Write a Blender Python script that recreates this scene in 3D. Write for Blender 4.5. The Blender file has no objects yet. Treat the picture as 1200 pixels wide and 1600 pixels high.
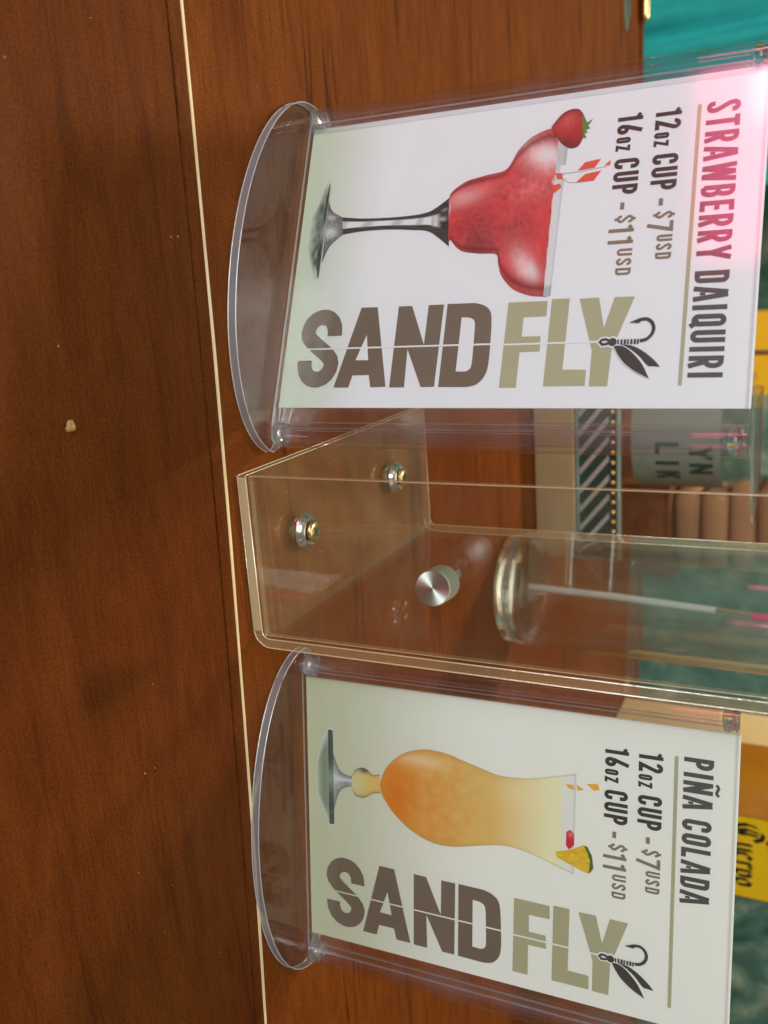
import bpy, bmesh, math, random
from mathutils import Vector, Matrix, noise as mnoise
random.seed(7)
scn = bpy.context.scene
COL = scn.collection
def lin(r, g, b, k=1.0):
    f = lambda c: (c/12.92 if c <= .04045 else ((c+.055)/1.055)**2.4)
    return (f(r/255)*k, f(g/255)*k, f(b/255)*k, 1)

# ------------------------------------------------------------ camera (phone held on its side: picture right = world up)
RT = Vector((0.96638468, -0.25264011, 0.04768246))
UP = Vector((0.06838011, 0.43134936, 0.89958984))
FW = Vector((0.24784028, 0.86608931, -0.43412498))
cd = bpy.data.cameras.new('camera'); cam = bpy.data.objects.new('camera', cd); COL.objects.link(cam)
m = Matrix((UP, -RT, -FW)).transposed().to_4x4(); m.translation = (0, 0, .1746)
cam.matrix_world = m
cd.sensor_fit = 'VERTICAL'; cd.sensor_height = 36; cd.sensor_width = 27; cd.lens = 1432.4/1600*36
cd.clip_start = .01; cd.clip_end = 60
cd.dof.use_dof = True; cd.dof.focus_distance = .305; cd.dof.aperture_fstop = 15
scn.camera = cam
# ------------------------------------------------------------ light
w = bpy.data.worlds.new('World'); scn.world = w; w.use_nodes = True
w.node_tree.nodes['Background'].inputs[0].default_value = (1, .84, .66, 1)
w.node_tree.nodes['Background'].inputs[1].default_value = .2
def area(name, loc, aim, sx, sy, power, color):
    l = bpy.data.lights.new(name, 'AREA'); l.shape = 'RECTANGLE'; l.size = sx; l.size_y = sy
    l.energy = power; l.color = color
    o = bpy.data.objects.new(name, l); COL.objects.link(o); o.location = loc
    o.rotation_euler = (Vector(aim)-Vector(loc)).to_track_quat('-Z', 'Y').to_euler()
    return o
area('window_light', (-1.0, -1.5, 1.15), (.08, .28, .08), 1.3, 1.0, 53, (.84, .985, 1))
area('ceiling_light', (-.17, 1.21, 1.25), (.1, .25, 0), .11, .11, 15, (1, .80, .55))
area('overhead_fill', (.2, .5, 2.1), (.15, .4, 0), 1.3, 1.3, 10, (1, .86, .64))  # unseen warm area lamp added as fill
area('pink_neon_glow', (-.765, -.228, .115), (-.03, .297, .145), .29, .15, 1.0, (1, .05, .22))
area('white_neon_glow', (-.80, -.165, .150), (-.05, .305, .15), .13, .10, .24, (1, .93, .96))
vs = scn.view_settings; vs.view_transform = 'Standard'; vs.look = 'None'; vs.gamma = 1; vs.exposure = 0; vs.use_curve_mapping = False
scn.render.engine = 'CYCLES'
scn.cycles.max_bounces = 16; scn.cycles.transparent_max_bounces = 48; scn.cycles.transmission_bounces = 12; scn.cycles.glossy_bounces = 6

# ------------------------------------------------------------ materials
def newmat(name):
    mt = bpy.data.materials.new(name); mt.use_nodes = True
    nt = mt.node_tree; nt.nodes.clear()
    out = nt.nodes.new('ShaderNodeOutputMaterial')
    return mt, nt, out
def N(nt, typ, **kw):
    n = nt.nodes.new(typ)
    for k, v in kw.items():
        if k in n.inputs.keys(): n.inputs[k].default_value = v
        else: setattr(n, k, v)
    return n
def pbr(name, col, rough=.5, metal=0, spec=.5, coat=0, bump=None, var=0, vscale=60):
    mt, nt, out = newmat(name)
    b = N(nt, 'ShaderNodeBsdfPrincipled', Roughness=rough, Metallic=metal)
    b.inputs['Base Color'].default_value = col
    b.inputs['Specular IOR Level'].default_value = spec; b.inputs['Coat Weight'].default_value = coat
    nt.links.new(b.outputs[0], out.inputs[0])
    if var or bump:
        tc = N(nt, 'ShaderNodeTexCoord'); nz = N(nt, 'ShaderNodeTexNoise', Scale=vscale, Detail=5.0)
        nt.links.new(tc.outputs['Object'], nz.inputs['Vector'])
        if var:
            mx = N(nt, 'ShaderNodeMix', data_type='RGBA'); mx.inputs[6].default_value = tuple(c*(1-var) for c in col[:3])+(1,)
            mx.inputs[7].default_value = tuple(min(1, c*(1+var)) for c in col[:3])+(1,)
            nt.links.new(nz.outputs[0], mx.inputs[0]); nt.links.new(mx.outputs[2], b.inputs['Base Color'])
        if bump:
            bp = N(nt, 'ShaderNodeBump', Strength=bump, Distance=.001)
            nt.links.new(nz.outputs[0], bp.inputs['Height']); nt.links.new(bp.outputs[0], b.inputs['Normal'])
    return mt
def clear(name, tint=(.97, .97, .96), rough=.02, haze=.0, hazecol=(.8, .75, .65, 1), ior=1.49, boost=1.0, smudge=0):
    """a thin clear sheet: light goes straight through, the surface reflects by fresnel, a little surface haze"""
    mt, nt, out = newmat(name)
    tr = N(nt, 'ShaderNodeBsdfTransparent'); tr.inputs[0].default_value = (*tint, 1)
    gl = N(nt, 'ShaderNodeBsdfGlossy', Roughness=rough); gl.inputs[0].default_value = (1, 1, 1, 1)
    fr = N(nt, 'ShaderNodeFresnel', IOR=ior)
    geo = N(nt, 'ShaderNodeNewGeometry')
    mx = N(nt, 'ShaderNodeMixShader')
    # fresnel of the outer side on both sides of the face (no total reflection inside a thin sheet)
    iorv = N(nt, 'ShaderNodeMix', data_type='FLOAT'); iorv.inputs[2].default_value = ior; iorv.inputs[3].default_value = 1/ior
    nt.links.new(geo.outputs['Backfacing'], iorv.inputs[0]); nt.links.new(iorv.outputs[0], fr.inputs['IOR'])
    mul = N(nt, 'ShaderNodeMath', operation='MULTIPLY', use_clamp=True); mul.inputs[1].default_value = boost
    nt.links.new(fr.outputs[0], mul.inputs[0])
    nt.links.new(mul.outputs[0], mx.inputs[0]); nt.links.new(tr.outputs[0], mx.inputs[1]); nt.links.new(gl.outputs[0], mx.inputs[2])
    last = mx
    if haze or smudge:
        df = N(nt, 'ShaderNodeBsdfDiffuse'); df.inputs[0].default_value = hazecol
        m2 = N(nt, 'ShaderNodeMixShader')
        tc = N(nt, 'ShaderNodeTexCoord'); nz = N(nt, 'ShaderNodeTexNoise', Scale=45.0, Detail=4.0)
        nt.links.new(tc.outputs['Object'], nz.inputs['Vector'])
        mr = N(nt, 'ShaderNodeMapRange'); mr.inputs[1].default_value = .35; mr.inputs[2].default_value = .7
        mr.inputs[3].default_value = haze; mr.inputs[4].default_value = haze+smudge
        nt.links.new(nz.outputs[0], mr.inputs[0]); nt.links.new(mr.outputs[0], m2.inputs[0])
        nt.links.new(mx.outputs[0], m2.inputs[1]); nt.links.new(df.outputs[0], m2.inputs[2]); last = m2
    nt.links.new(last.outputs[0], out.inputs[0])
    return mt
def edge_mat(name, col, trans=.45, gloss=.2):
    mt, nt, out = newmat(name)
    tr = N(nt, 'ShaderNodeBsdfTransparent'); df = N(nt, 'ShaderNodeBsdfDiffuse'); df.inputs[0].default_value = col
    tl = N(nt, 'ShaderNodeBsdfTranslucent'); tl.inputs[0].default_value = col
    gl = N(nt, 'ShaderNodeBsdfGlossy', Roughness=.12)
    tc = N(nt, 'ShaderNodeTexCoord'); nz = N(nt, 'ShaderNodeTexNoise', Scale=700.0, Detail=3.0)
    nt.links.new(tc.outputs['Object'], nz.inputs['Vector'])
    bp = N(nt, 'ShaderNodeBump', Strength=.5, Distance=.0005); nt.links.new(nz.outputs[0], bp.inputs['Height'])
    nt.links.new(bp.outputs[0], gl.inputs['Normal'])
    a = N(nt, 'ShaderNodeMixShader'); a.inputs[0].default_value = .5
    b = N(nt, 'ShaderNodeMixShader'); b.inputs[0].default_value = trans
    c = N(nt, 'ShaderNodeMixShader'); c.inputs[0].default_value = gloss
    L = nt.links.new
    L(df.outputs[0], a.inputs[1]); L(tl.outputs[0], a.inputs[2]); L(a.outputs[0], b.inputs[1]); L(tr.outputs[0], b.inputs[2])
    L(b.outputs[0], c.inputs[1]); L(gl.outputs[0], c.inputs[2]); L(c.outputs[0], out.inputs[0])
    return mt
def glass_mat(name, tint=(1, 1, 1, 1), thru=.45, ior=1.47):
    mt, nt, out = newmat(name)
    g = N(nt, 'ShaderNodeBsdfGlass', Roughness=.01, IOR=ior); g.inputs[0].default_value = tint
    tr = N(nt, 'ShaderNodeBsdfTransparent'); tr.inputs[0].default_value = tint
    mx = N(nt, 'ShaderNodeMixShader'); mx.inputs[0].default_value = thru
    nt.links.new(g.outputs[0], mx.inputs[1]); nt.links.new(tr.outputs[0], mx.inputs[2]); nt.links.new(mx.outputs[0], out.inputs[0])
    return mt
def wood_mat(name, dark, mid, light, rough=.42, streak=.8):
    mt, nt, out = newmat(name); L = nt.links.new
    b = N(nt, 'ShaderNodeBsdfPrincipled', Roughness=rough); b.inputs['Specular IOR Level'].default_value = .035
    tc = N(nt, 'ShaderNodeTexCoord')
    def noise(sc, detail, dist, rgh=.55):
        mp = N(nt, 'ShaderNodeMapping'); mp.inputs['Scale'].default_value = sc
        L(tc.outputs['Object'], mp.inputs['Vector'])
        n = N(nt, 'ShaderNodeTexNoise', Scale=1.0, Detail=detail, Roughness=rgh, Distortion=dist)
        L(mp.outputs[0], n.inputs['Vector']); return n
    def ramp(src, stops):
        r = N(nt, 'ShaderNodeValToRGB'); e = r.color_ramp.elements
        while len(e) < len(stops): e.new(.5)
        for i, (p, c) in enumerate(stops): e[i].position = p; e[i].color = c
        L(src, r.inputs[0]); return r
    n1 = noise((20, 90, 20), 9, 1.2, .7); r1 = ramp(n1.outputs[0], [(.28, dark), (.5, mid), (.75, light)])
    n2 = noise((1.6, 34, 3), 3, 1.1); r2 = ramp(n2.outputs[0], [(.478, (1, 1, 1, 1)), (.492, (.46, .40, .38, 1)), (.500, (.55, .5, .48, 1)), (.525, (1, 1, 1, 1))])
    n5 = noise((9, 22, 9), 2, .3); r5 = ramp(n5.outputs[0], [(.45, (0, 0, 0, 1)), (.6, (1, 1, 1, 1))])
    n3 = noise((90, 1700, 90), 3, 0); r3 = ramp(n3.outputs[0], [(.3, (.78, .76, .74, 1)), (.6, (1.06, 1.06, 1.06, 1))])
    n4 = noise((8, 17, 8), 4, .4); r4 = ramp(n4.outputs[0], [(.3, (.92, .85, .82, 1)), (.7, (1.08, 1.13, 1.12, 1))])
    n6 = noise((1300, 1700, 1300), 2, 0); r6 = ramp(n6.outputs[0], [(.3, (.66, .66, .64, 1)), (.7, (1.34, 1.33, 1.32, 1))])
    sm = N(nt, 'ShaderNodeMath', operation='MULTIPLY'); sm.inputs[1].default_value = streak; L(r5.outputs[0], sm.inputs[0])
    cur = r1
    for i, r in enumerate((r2, r3, r4, r6)):
        mx = N(nt, 'ShaderNodeMix', data_type='RGBA', blend_type='MULTIPLY'); mx.inputs[0].default_value = 1
        if i == 0: L(sm.outputs[0], mx.inputs[0])
        L(cur.outputs[0 if i == 0 else 2], mx.inputs[6]); L(r.outputs[0], mx.inputs[7]); cur = mx
    L(cur.outputs[2], b.inputs['Base Color'])
    rr = N(nt, 'ShaderNodeMapRange'); rr.inputs[3].default_value = rough-.06; rr.inputs[4].default_value = rough+.12
    L(n4.outputs[0], rr.inputs[0]); L(rr.outputs[0], b.inputs['Roughness'])
    bp = N(nt, 'ShaderNodeBump', Strength=.12, Distance=.0004); L(n3.outputs[0], bp.inputs['Height']); L(bp.outputs[0], b.inputs['Normal'])
    L(b.outputs[0], out.inputs[0])
    return mt
def print_mat(name, col):
    return pbr(name, col, .5, var=.05, vscale=2500, spec=.3)
def vcol_mat(name):
    mt, nt, out = newmat(name)
    b = N(nt, 'ShaderNodeBsdfPrincipled', Roughness=.45); b.inputs['Specular IOR Level'].default_value = .3
    a = N(nt, 'ShaderNodeVertexColor', layer_name='ink'); nt.links.new(a.outputs[0], b.inputs['Base Color'])
    nt.links.new(b.outputs[0], out.inputs[0]); return mt
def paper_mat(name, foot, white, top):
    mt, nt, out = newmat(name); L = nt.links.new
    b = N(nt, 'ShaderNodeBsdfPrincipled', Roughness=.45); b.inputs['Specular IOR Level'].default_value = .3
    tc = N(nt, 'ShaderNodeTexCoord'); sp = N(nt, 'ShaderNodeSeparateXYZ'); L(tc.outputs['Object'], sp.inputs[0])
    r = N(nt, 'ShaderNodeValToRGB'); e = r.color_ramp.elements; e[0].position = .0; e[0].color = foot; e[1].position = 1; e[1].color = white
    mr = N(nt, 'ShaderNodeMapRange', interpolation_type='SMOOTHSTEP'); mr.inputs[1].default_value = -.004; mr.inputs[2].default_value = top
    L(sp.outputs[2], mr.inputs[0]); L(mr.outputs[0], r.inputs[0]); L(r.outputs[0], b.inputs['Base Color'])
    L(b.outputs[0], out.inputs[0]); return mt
M = dict(
    wood_front=wood_mat('wood_front', (.080, .0195, .0036, 1), (.103, .0265, .0047, 1), (.128, .035, .0064, 1), rough=.46, streak=.45),
    wood_back=wood_mat('wood_back', (.104, .0255, .0038, 1), (.142, .0375, .0054, 1), (.178, .051, .0078, 1), rough=.46, streak=1),
    wood_dark=pbr('wood_dark', (.02, .008, .004, 1), .6),
    inlay=pbr('inlay', (.84, .60, .33, 1), .3, coat=.4, var=.28, vscale=45),
    sheet=clear('sheet', (.985, .985, .985), .10, smudge=.012, hazecol=(.8, .8, .8, 1)),
    rod=clear('rod', (.955, .945, .965), .03, haze=.0, smudge=.015, hazecol=(.8, .78, .9, 1), boost=1.15),
    base=clear('base', (.95, .93, .90), .05, haze=.0, smudge=.015, hazecol=(.75, .68, .6, 1), boost=.6),
    plug=glass_mat('plug', (.97, .97, 1, 1), .35),
    rim=edge_mat('rim', (.62, .66, .72, 1), .55, .3), rim_glint=edge_mat('rim_glint', (.86, .89, .95, 1), .15, .35),
    stand=clear('stand', (.975, .972, .962), .03, haze=.002, smudge=.014, hazecol=(.75, .62, .45, 1), boost=.5),
    stand_base=clear('stand_base', (.95, .94, .92), .03, haze=.03, smudge=.05, hazecol=(.75, .42, .16, 1)),
    stand_edge=edge_mat('stand_edge', (.86, .64, .36, 1), .78, .12), arris_glint=edge_mat('arris_glint', (.95, .80, .55, 1), .1, .35), foot_edge=edge_mat('foot_edge', (.9, .76, .5, 1), .3, .3),
    steel=pbr('steel', (.72, .70, .66, 1), .22, 1),
    brushed=pbr('brushed', (.75, .75, .70, 1), .34, 1),
    brass=pbr('brass', (.72, .56, .27, 1), .24, 1),
    black=pbr('black', (.012, .011, .01, 1), .5),
    glass=glass_mat('glass', (.99, 1, .99, 1), .12),
    paper=paper_mat('paper', (.50, .56, .41, 1), (.775, .78, .81, 1), .036), paper_light_fade=paper_mat('paper_light_fade', (.50, .51, .335, 1), (.84, .83, .755, 1), .075),  # second paper: printed foot tint plus light falloff painted as a longer fade
    ink_vertex=vcol_mat('ink_vertex'),
    ink_brown=print_mat('ink_brown', lin(112, 97, 82)), ink_khaki=print_mat('ink_khaki', lin(170, 165, 131)),
    ink_dark=print_mat('ink_dark', lin(52, 48, 46)), ink_taupe=print_mat('ink_taupe', lin(128, 112, 90)), ink_title=print_mat('ink_title', lin(76, 73, 71)),
    ink_red=print_mat('ink_red', lin(222, 82, 62)), ink_green=print_mat('ink_green', lin(82, 128, 58)), ink_orange=print_mat('ink_orange', lin(236, 170, 50)),
    ink_white=print_mat('ink_white', (.76, .765, .79, 1)), ink_rind=print_mat('ink_rind', lin(70, 110, 30)),
    scratch=pbr('scratch', (.8, .55, .28, 1), .2, 1),
    crumb=pbr('crumb', lin(176, 136, 84), .8, var=.3, vscale=900, bump=.5),
    teal=pbr('teal', lin(34, 168, 164), .85, var=.2, vscale=40), teal_grey=pbr('teal_grey', lin(92, 112, 98), .85, var=.1),
    yellow=pbr('yellow', lin(250, 185, 5), .45, var=.05), cream=pbr('cream', lin(238, 210, 150), .6, var=.06),
    amber=pbr('amber', (.42, .16, .012, 1), .12, var=.25, vscale=25), label_yellow=pbr('label_yellow', lin(238, 190, 14), .4, var=.04),
    gold_ink=print_mat('gold_ink', lin(150, 120, 40)),
    tan=pbr('tan', lin(150, 108, 70), .9, var=.12, vscale=60), caddy=wood_mat('caddy', (.10, .035, .012, 1), (.16, .055, .018, 1), (.2, .075, .025, 1)),
    tray=pbr('tray', (.48, .34, .18, 1), .38, .4, var=.12, vscale=30), tray_rim=pbr('tray_rim', (.42, .58, .54, 1), .25, .8), rib_light=pbr('rib_light', (.6, .6, .52, 1), .3, .6), rib_dark=pbr('rib_dark', (.03, .05, .04, 1), .3),
    bead=pbr('bead', (.85, .5, .16, 1), .15, .6), grey_label=pbr('grey_label', lin(118, 122, 106), .5, var=.15, vscale=120), dark_ink=pbr('dark_ink', lin(48, 62, 50), .5),
    streak_white=pbr('streak_white', (.72, .76, .72, 1), .25, coat=.5), streak_pink=pbr('streak_pink', (.85, .03, .22, 1), .25, coat=.5),
    cap=pbr('cap', (.02, .02, .02, 1), .35),
)
def marble():
    mt, nt, out = newmat('green_marble'); L = nt.links.new
    b = N(nt, 'ShaderNodeBsdfPrincipled', Roughness=.22)
    tc = N(nt, 'ShaderNodeTexCoord'); n = N(nt, 'ShaderNodeTexNoise', Scale=14.0, Detail=7.0, Roughness=.6, Distortion=.8); L(tc.outputs['Object'], n.inputs['Vector'])
    r = N(nt, 'ShaderNodeValToRGB'); e = r.color_ramp.elements
    for i, (p, c) in enumerate([(.34, lin(38, 78, 70)), (.5, lin(84, 118, 104)), (.6, lin(128, 146, 126)), (.72, lin(190, 190, 152))]):
        if i > 1: e.new(p)
        e[i].position = p; e[i].color = c
    L(n.outputs[0], r.inputs[0]); L(r.outputs[0], b.inputs['Base Color']); L(b.outputs[0], out.inputs[0]); return mt
M['marble'] = marble()
def spun():                       # lathe-turned metal: the fine rings stretch highlights into a fan
    mt, nt, out = newmat('spun_metal')
    b = N(nt, 'ShaderNodeBsdfPrincipled', Roughness=.42, Metallic=1.0, Anisotropic=.85); b.inputs['Base Color'].default_value = (.78, .78, .72, 1)
    tg = N(nt, 'ShaderNodeTangent', direction_type='RADIAL', axis='Y'); nt.links.new(tg.outputs[0], b.inputs['Tangent'])
    nt.links.new(b.outputs[0], out.inputs[0]); return mt
M['spun'] = spun()

# ------------------------------------------------------------ helpers
def obj(name, verts, faces, mat, parent=None, smooth=False, fmats=None, bevel=0):
    me = bpy.data.meshes.new(name); me.from_pydata([tuple(v) for v in verts], [], faces)
    mats = mat if isinstance(mat, (list, tuple)) else [mat]
    for q in mats: me.materials.append(M[q] if isinstance(q, str) else q)
    if fmats:
        for p, i in zip(me.polygons, fmats): p.material_index = i
    bm = bmesh.new(); bm.from_mesh(me); bmesh.ops.recalc_face_normals(bm, faces=bm.faces)
    if bevel: bmesh.ops.bevel(bm, geom=bm.edges[:], offset=bevel, segments=2, affect='EDGES', profile=.5)
    bm.to_mesh(me); bm.free()
    if smooth:
        for p in me.polygons: p.use_smooth = True
    o = bpy.data.objects.new(name, me); COL.objects.link(o)
    if parent: o.parent = parent
    return o
def empty(name, loc=(0, 0, 0), rot=(0, 0, 0)):
    o = bpy.data.objects.new(name, None); o.empty_display_size = .01; COL.objects.link(o); o.location = loc; o.rotation_euler = rot; return o
def tag(o, label, cat, group=None):
    o['label'] = label; o['category'] = cat
    if group: o['group'] = group
    return o
class MB:
    def __init__(s): s.v = []; s.f = []; s.m = []
    def add(s, v, f, m=0):
        k = len(s.v); s.v += [Vector(q) for q in v]
        for q in f: s.f.append([i+k for i in q]); s.m.append(m)
    def box(s, a, b, m=0):
        (x0, y0, z0), (x1, y1, z1) = a, b
        s.add([(x0, y0, z0), (x1, y0, z0), (x1, y1, z0), (x0, y1, z0), (x0, y0, z1), (x1, y0, z1), (x1, y1, z1), (x0, y1, z1)],
              [(0, 3, 2, 1), (4, 5, 6, 7), (0, 1, 5, 4), (1, 2, 6, 5), (2, 3, 7, 6), (3, 0, 4, 7)], m)
    def lathe(s, prof, n=32, c=(0, 0, 0), axis='Z', m=0, caps=True):
        v = []; f = []
        for r, z in prof:
            for i in range(n):
                a = 2*math.pi*i/n; p = (r*math.cos(a), r*math.sin(a), z)
                if axis == 'Y': p = (p[0], z, p[1])
                if axis == 'X': p = (z, p[0], p[1])
                v.append((p[0]+c[0], p[1]+c[1], p[2]+c[2]))
        for k in range(len(prof)-1):
            for i in range(n): f.append((k*n+i, k*n+(i+1) % n, (k+1)*n+(i+1) % n, (k+1)*n+i))
        if caps:
            f.append(list(range(n))[::-1]); f.append(list(range((len(prof)-1)*n, len(prof)*n)))
        s.add(v, f, m)
    def prism(s, poly, z0, z1, m=0, mside=None):
        n = len(poly); v = [(x, y, z0) for x, y in poly]+[(x, y, z1) for x, y in poly]
        s.add(v, [list(range(n))[::-1], list(range(n, 2*n))], m)
        k = len(s.v)-2*n
        for i in range(n): s.f.append([k+i, k+(i+1) % n, k+n+(i+1) % n, k+n+i]); s.m.append(m if mside is None else mside)
    def tube(s, pts, r, n=10, m=0):
        pts = [Vector(p) for p in pts]; rs = r if isinstance(r, list) else [r]*len(pts); v = []; f = []
        for i, p in enumerate(pts):
            d = (pts[min(i+1, len(pts)-1)]-pts[max(i-1, 0)]).normalized()
            a = d.orthogonal().normalized(); b = d.cross(a)
            for k in range(n): t = 2*math.pi*k/n; v.append(p+(a*math.cos(t)+b*math.sin(t))*rs[i])
        for i in range(len(pts)-1):
            for k in range(n): f.append((i*n+k, i*n+(k+1) % n, (i+1)*n+(k+1) % n, (i+1)*n+k))
        f.append(list(range(n))[::-1]); f.append(list(range((len(pts)-1)*n, len(pts)*n)))
        s.add(v, f, m)
    def build(s, name, mat, parent=None, smooth=False, bevel=0):
        return obj(name, s.v, s.f, mat, parent, smooth, s.m, bevel)
def autosmooth(o, ang=40):
    me = o.data
    for p in me.polygons: p.use_smooth = True
    bm = bmesh.new(); bm.from_mesh(me)
    for e in bm.edges:
        if len(e.link_faces) == 2 and e.calc_face_angle(0) > math.radians(ang): e.smooth = False
    bm.to_mesh(me); bm.free(); return o

# ------------------------------------------------------------ counter (the setting)
def ycurve(x):                      # the pale line bows slightly, as the counter's edge does
    return .2378 - .052*x - .055*(x-.09)**2 + .0009*math.cos((x-.06)*9) if -.6 < x < .8 else .2378-.052*x-.055*(.7)**2
XS = [-1.4]+[-.55+i*.03 for i in range(45)]+[1.9]
def strip(name, f0, f1, z0, z1, mat, parent):
    v = []; f = []
    for x in XS:
        a, b = f0(x), f1(x)
        v += [(x, a, z0), (x, b, z0), (x, b, z1), (x, a, z1)]
    for i in range(len(XS)-1):
        k = 4*i
        for j in range(4): f.append((k+j, k+(j+1) % 4, k+4+(j+1) % 4, k+4+j))
    f.append((0, 1, 2, 3)); f.append((4*len(XS)-1, 4*len(XS)-2, 4*len(XS)-3, 4*len(XS)-4))
    return obj(name, v, f, mat, parent)
gap = lambda x: ycurve(x)-.0058+.004*max(-.1, min(.3, x))
counter = empty('counter'); counter['kind'] = 'structure'
BACK = lambda x: .93-.03*x
strip('front_board', lambda x: -.5, lambda x: gap(x)-.0009, -.03, 0, 'wood_front', counter)
strip('edge_lipping', gap, lambda x: ycurve(x)-.0003, -.03, .0002, 'wood_front', counter)
strip('inlay_line', lambda x: ycurve(x)-.00025, lambda x: ycurve(x)+.00070+.00012*math.sin(x*37)+.00008*math.sin(x*91), -.03, .0006, 'inlay', counter)
strip('rear_board', lambda x: ycurve(x)+.00095, BACK, -.03, 0, 'wood_back', counter)
strip('rear_nosing', lambda x: BACK(x)+.0005, lambda x: BACK(x)+.012, -.05, .002, 'wood_back', counter)
strip('under_board', lambda x: -.5, lambda x: BACK(x)-.02, -.06, -.0305, 'wood_dark', counter)
bw = obj('back_wall', [(-2, 1.3, -.7), (3, 1.3, -.7), (3, 1.3, 1.1), (-2, 1.3, 1.1), (-2, 1.34, -.7), (3, 1.34, -.7), (3, 1.34, 1.1), (-2, 1.34, 1.1)],
         [(0, 1, 2, 3), (5, 4, 7, 6), (0, 4, 5, 1), (3, 2, 6, 7), (1, 5, 6, 2), (0, 3, 7, 4)], 'marble'); bw['kind'] = 'structure'

# ------------------------------------------------------------ sign holders
def holder(loc, rz, lean, off, label):
    t = tag(empty('sign_holder', loc, (0, 0, rz)), label, 'sign holder', 'sign holders on the counter')
    hw = .0612; H = .1545; zb = .0034
    mb = MB(); poly = []
    n = 40
    for i in range(n+1):
        a = math.pi+math.pi*i/n; poly.append((off+(hw+.0015)*math.cos(a), .0015+.0345*math.sin(a)))
    for i in range(1, 12):
        a = math.pi*i/12; poly.append((off+(hw+.0015)*math.cos(a), .0015+.012*math.sin(a)))
    mb.prism(poly, .0003, zb, 0, 1)
    o = mb.build('base', ['base', 'rim'], t)
    for z in (.0005, zb): 
        mb = MB(); ring = [(x*1.0, y, z) for x, y in poly]; mb.tube(ring+[ring[0]], .00019, 6); mb.build('edge_glint', 'rim_glint', o, smooth=True)  # pale tube paints the bright highlight along the base rim
    for nm, y0, y1 in (('front_sheet', -.0024, -.0012), ('back_sheet', .0012, .0024)):
        mb = MB(); mb.box((off-hw+.0062, y0, zb+.0002), (off+hw-.0062, y1, H), 0)
        s = mb.build(nm, ['sheet', 'rim'], t); s.rotation_euler = (-lean, 0, 0)
        for p in s.data.polygons:
            if abs(p.normal.y) < .5: p.material_index = 1
    for sx in (-1, 1):
        mb = MB(); c = (off+sx*(hw-.0045), 0, 0)
        mb.lathe([(.0045, zb+.0006), (.0045, H)], 28, c)
        mb.lathe([(.0026, zb+.006), (.0026, H-.006)], 20, c)
        r = autosmooth(mb.build('rod', 'rod', t)); r.rotation_euler = (-lean, 0, 0)
        for z in (zb+.0008, H-.0052):
            mb = MB(); mb.lathe([(.0018, z), (.0038, z+.0006), (.0041, z+.002), (.0032, z+.0034), (.0039, z+.0042), (.0025, z+.0049)], 20, c)
            p = autosmooth(mb.build('end_plug', 'plug', t), 50); p.rotation_euler = (-lean, 0, 0)
    return t
S1 = dict(p=(-.0521, .3064), r=-.4161, lean=.0131); S2 = dict(p=(.1400, .2664), r=-.1321, lean=.0251)
def frame(S, wd):
    e = Vector((math.cos(S['r']), math.sin(S['r']), 0)); return Vector((S['p'][0], S['p'][1], 0))+e*wd/2
LOC1 = frame(S1, .1016); LOC2 = frame(S2, .1036)
holder(LOC1, S1['r'], S1['lean'], .0033, 'clear acrylic holder with curved base showing the strawberry daiquiri card')
holder(LOC2, S2['r'], S2['lean'], .0014, 'clear acrylic holder with curved base showing the pina colada card')

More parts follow.
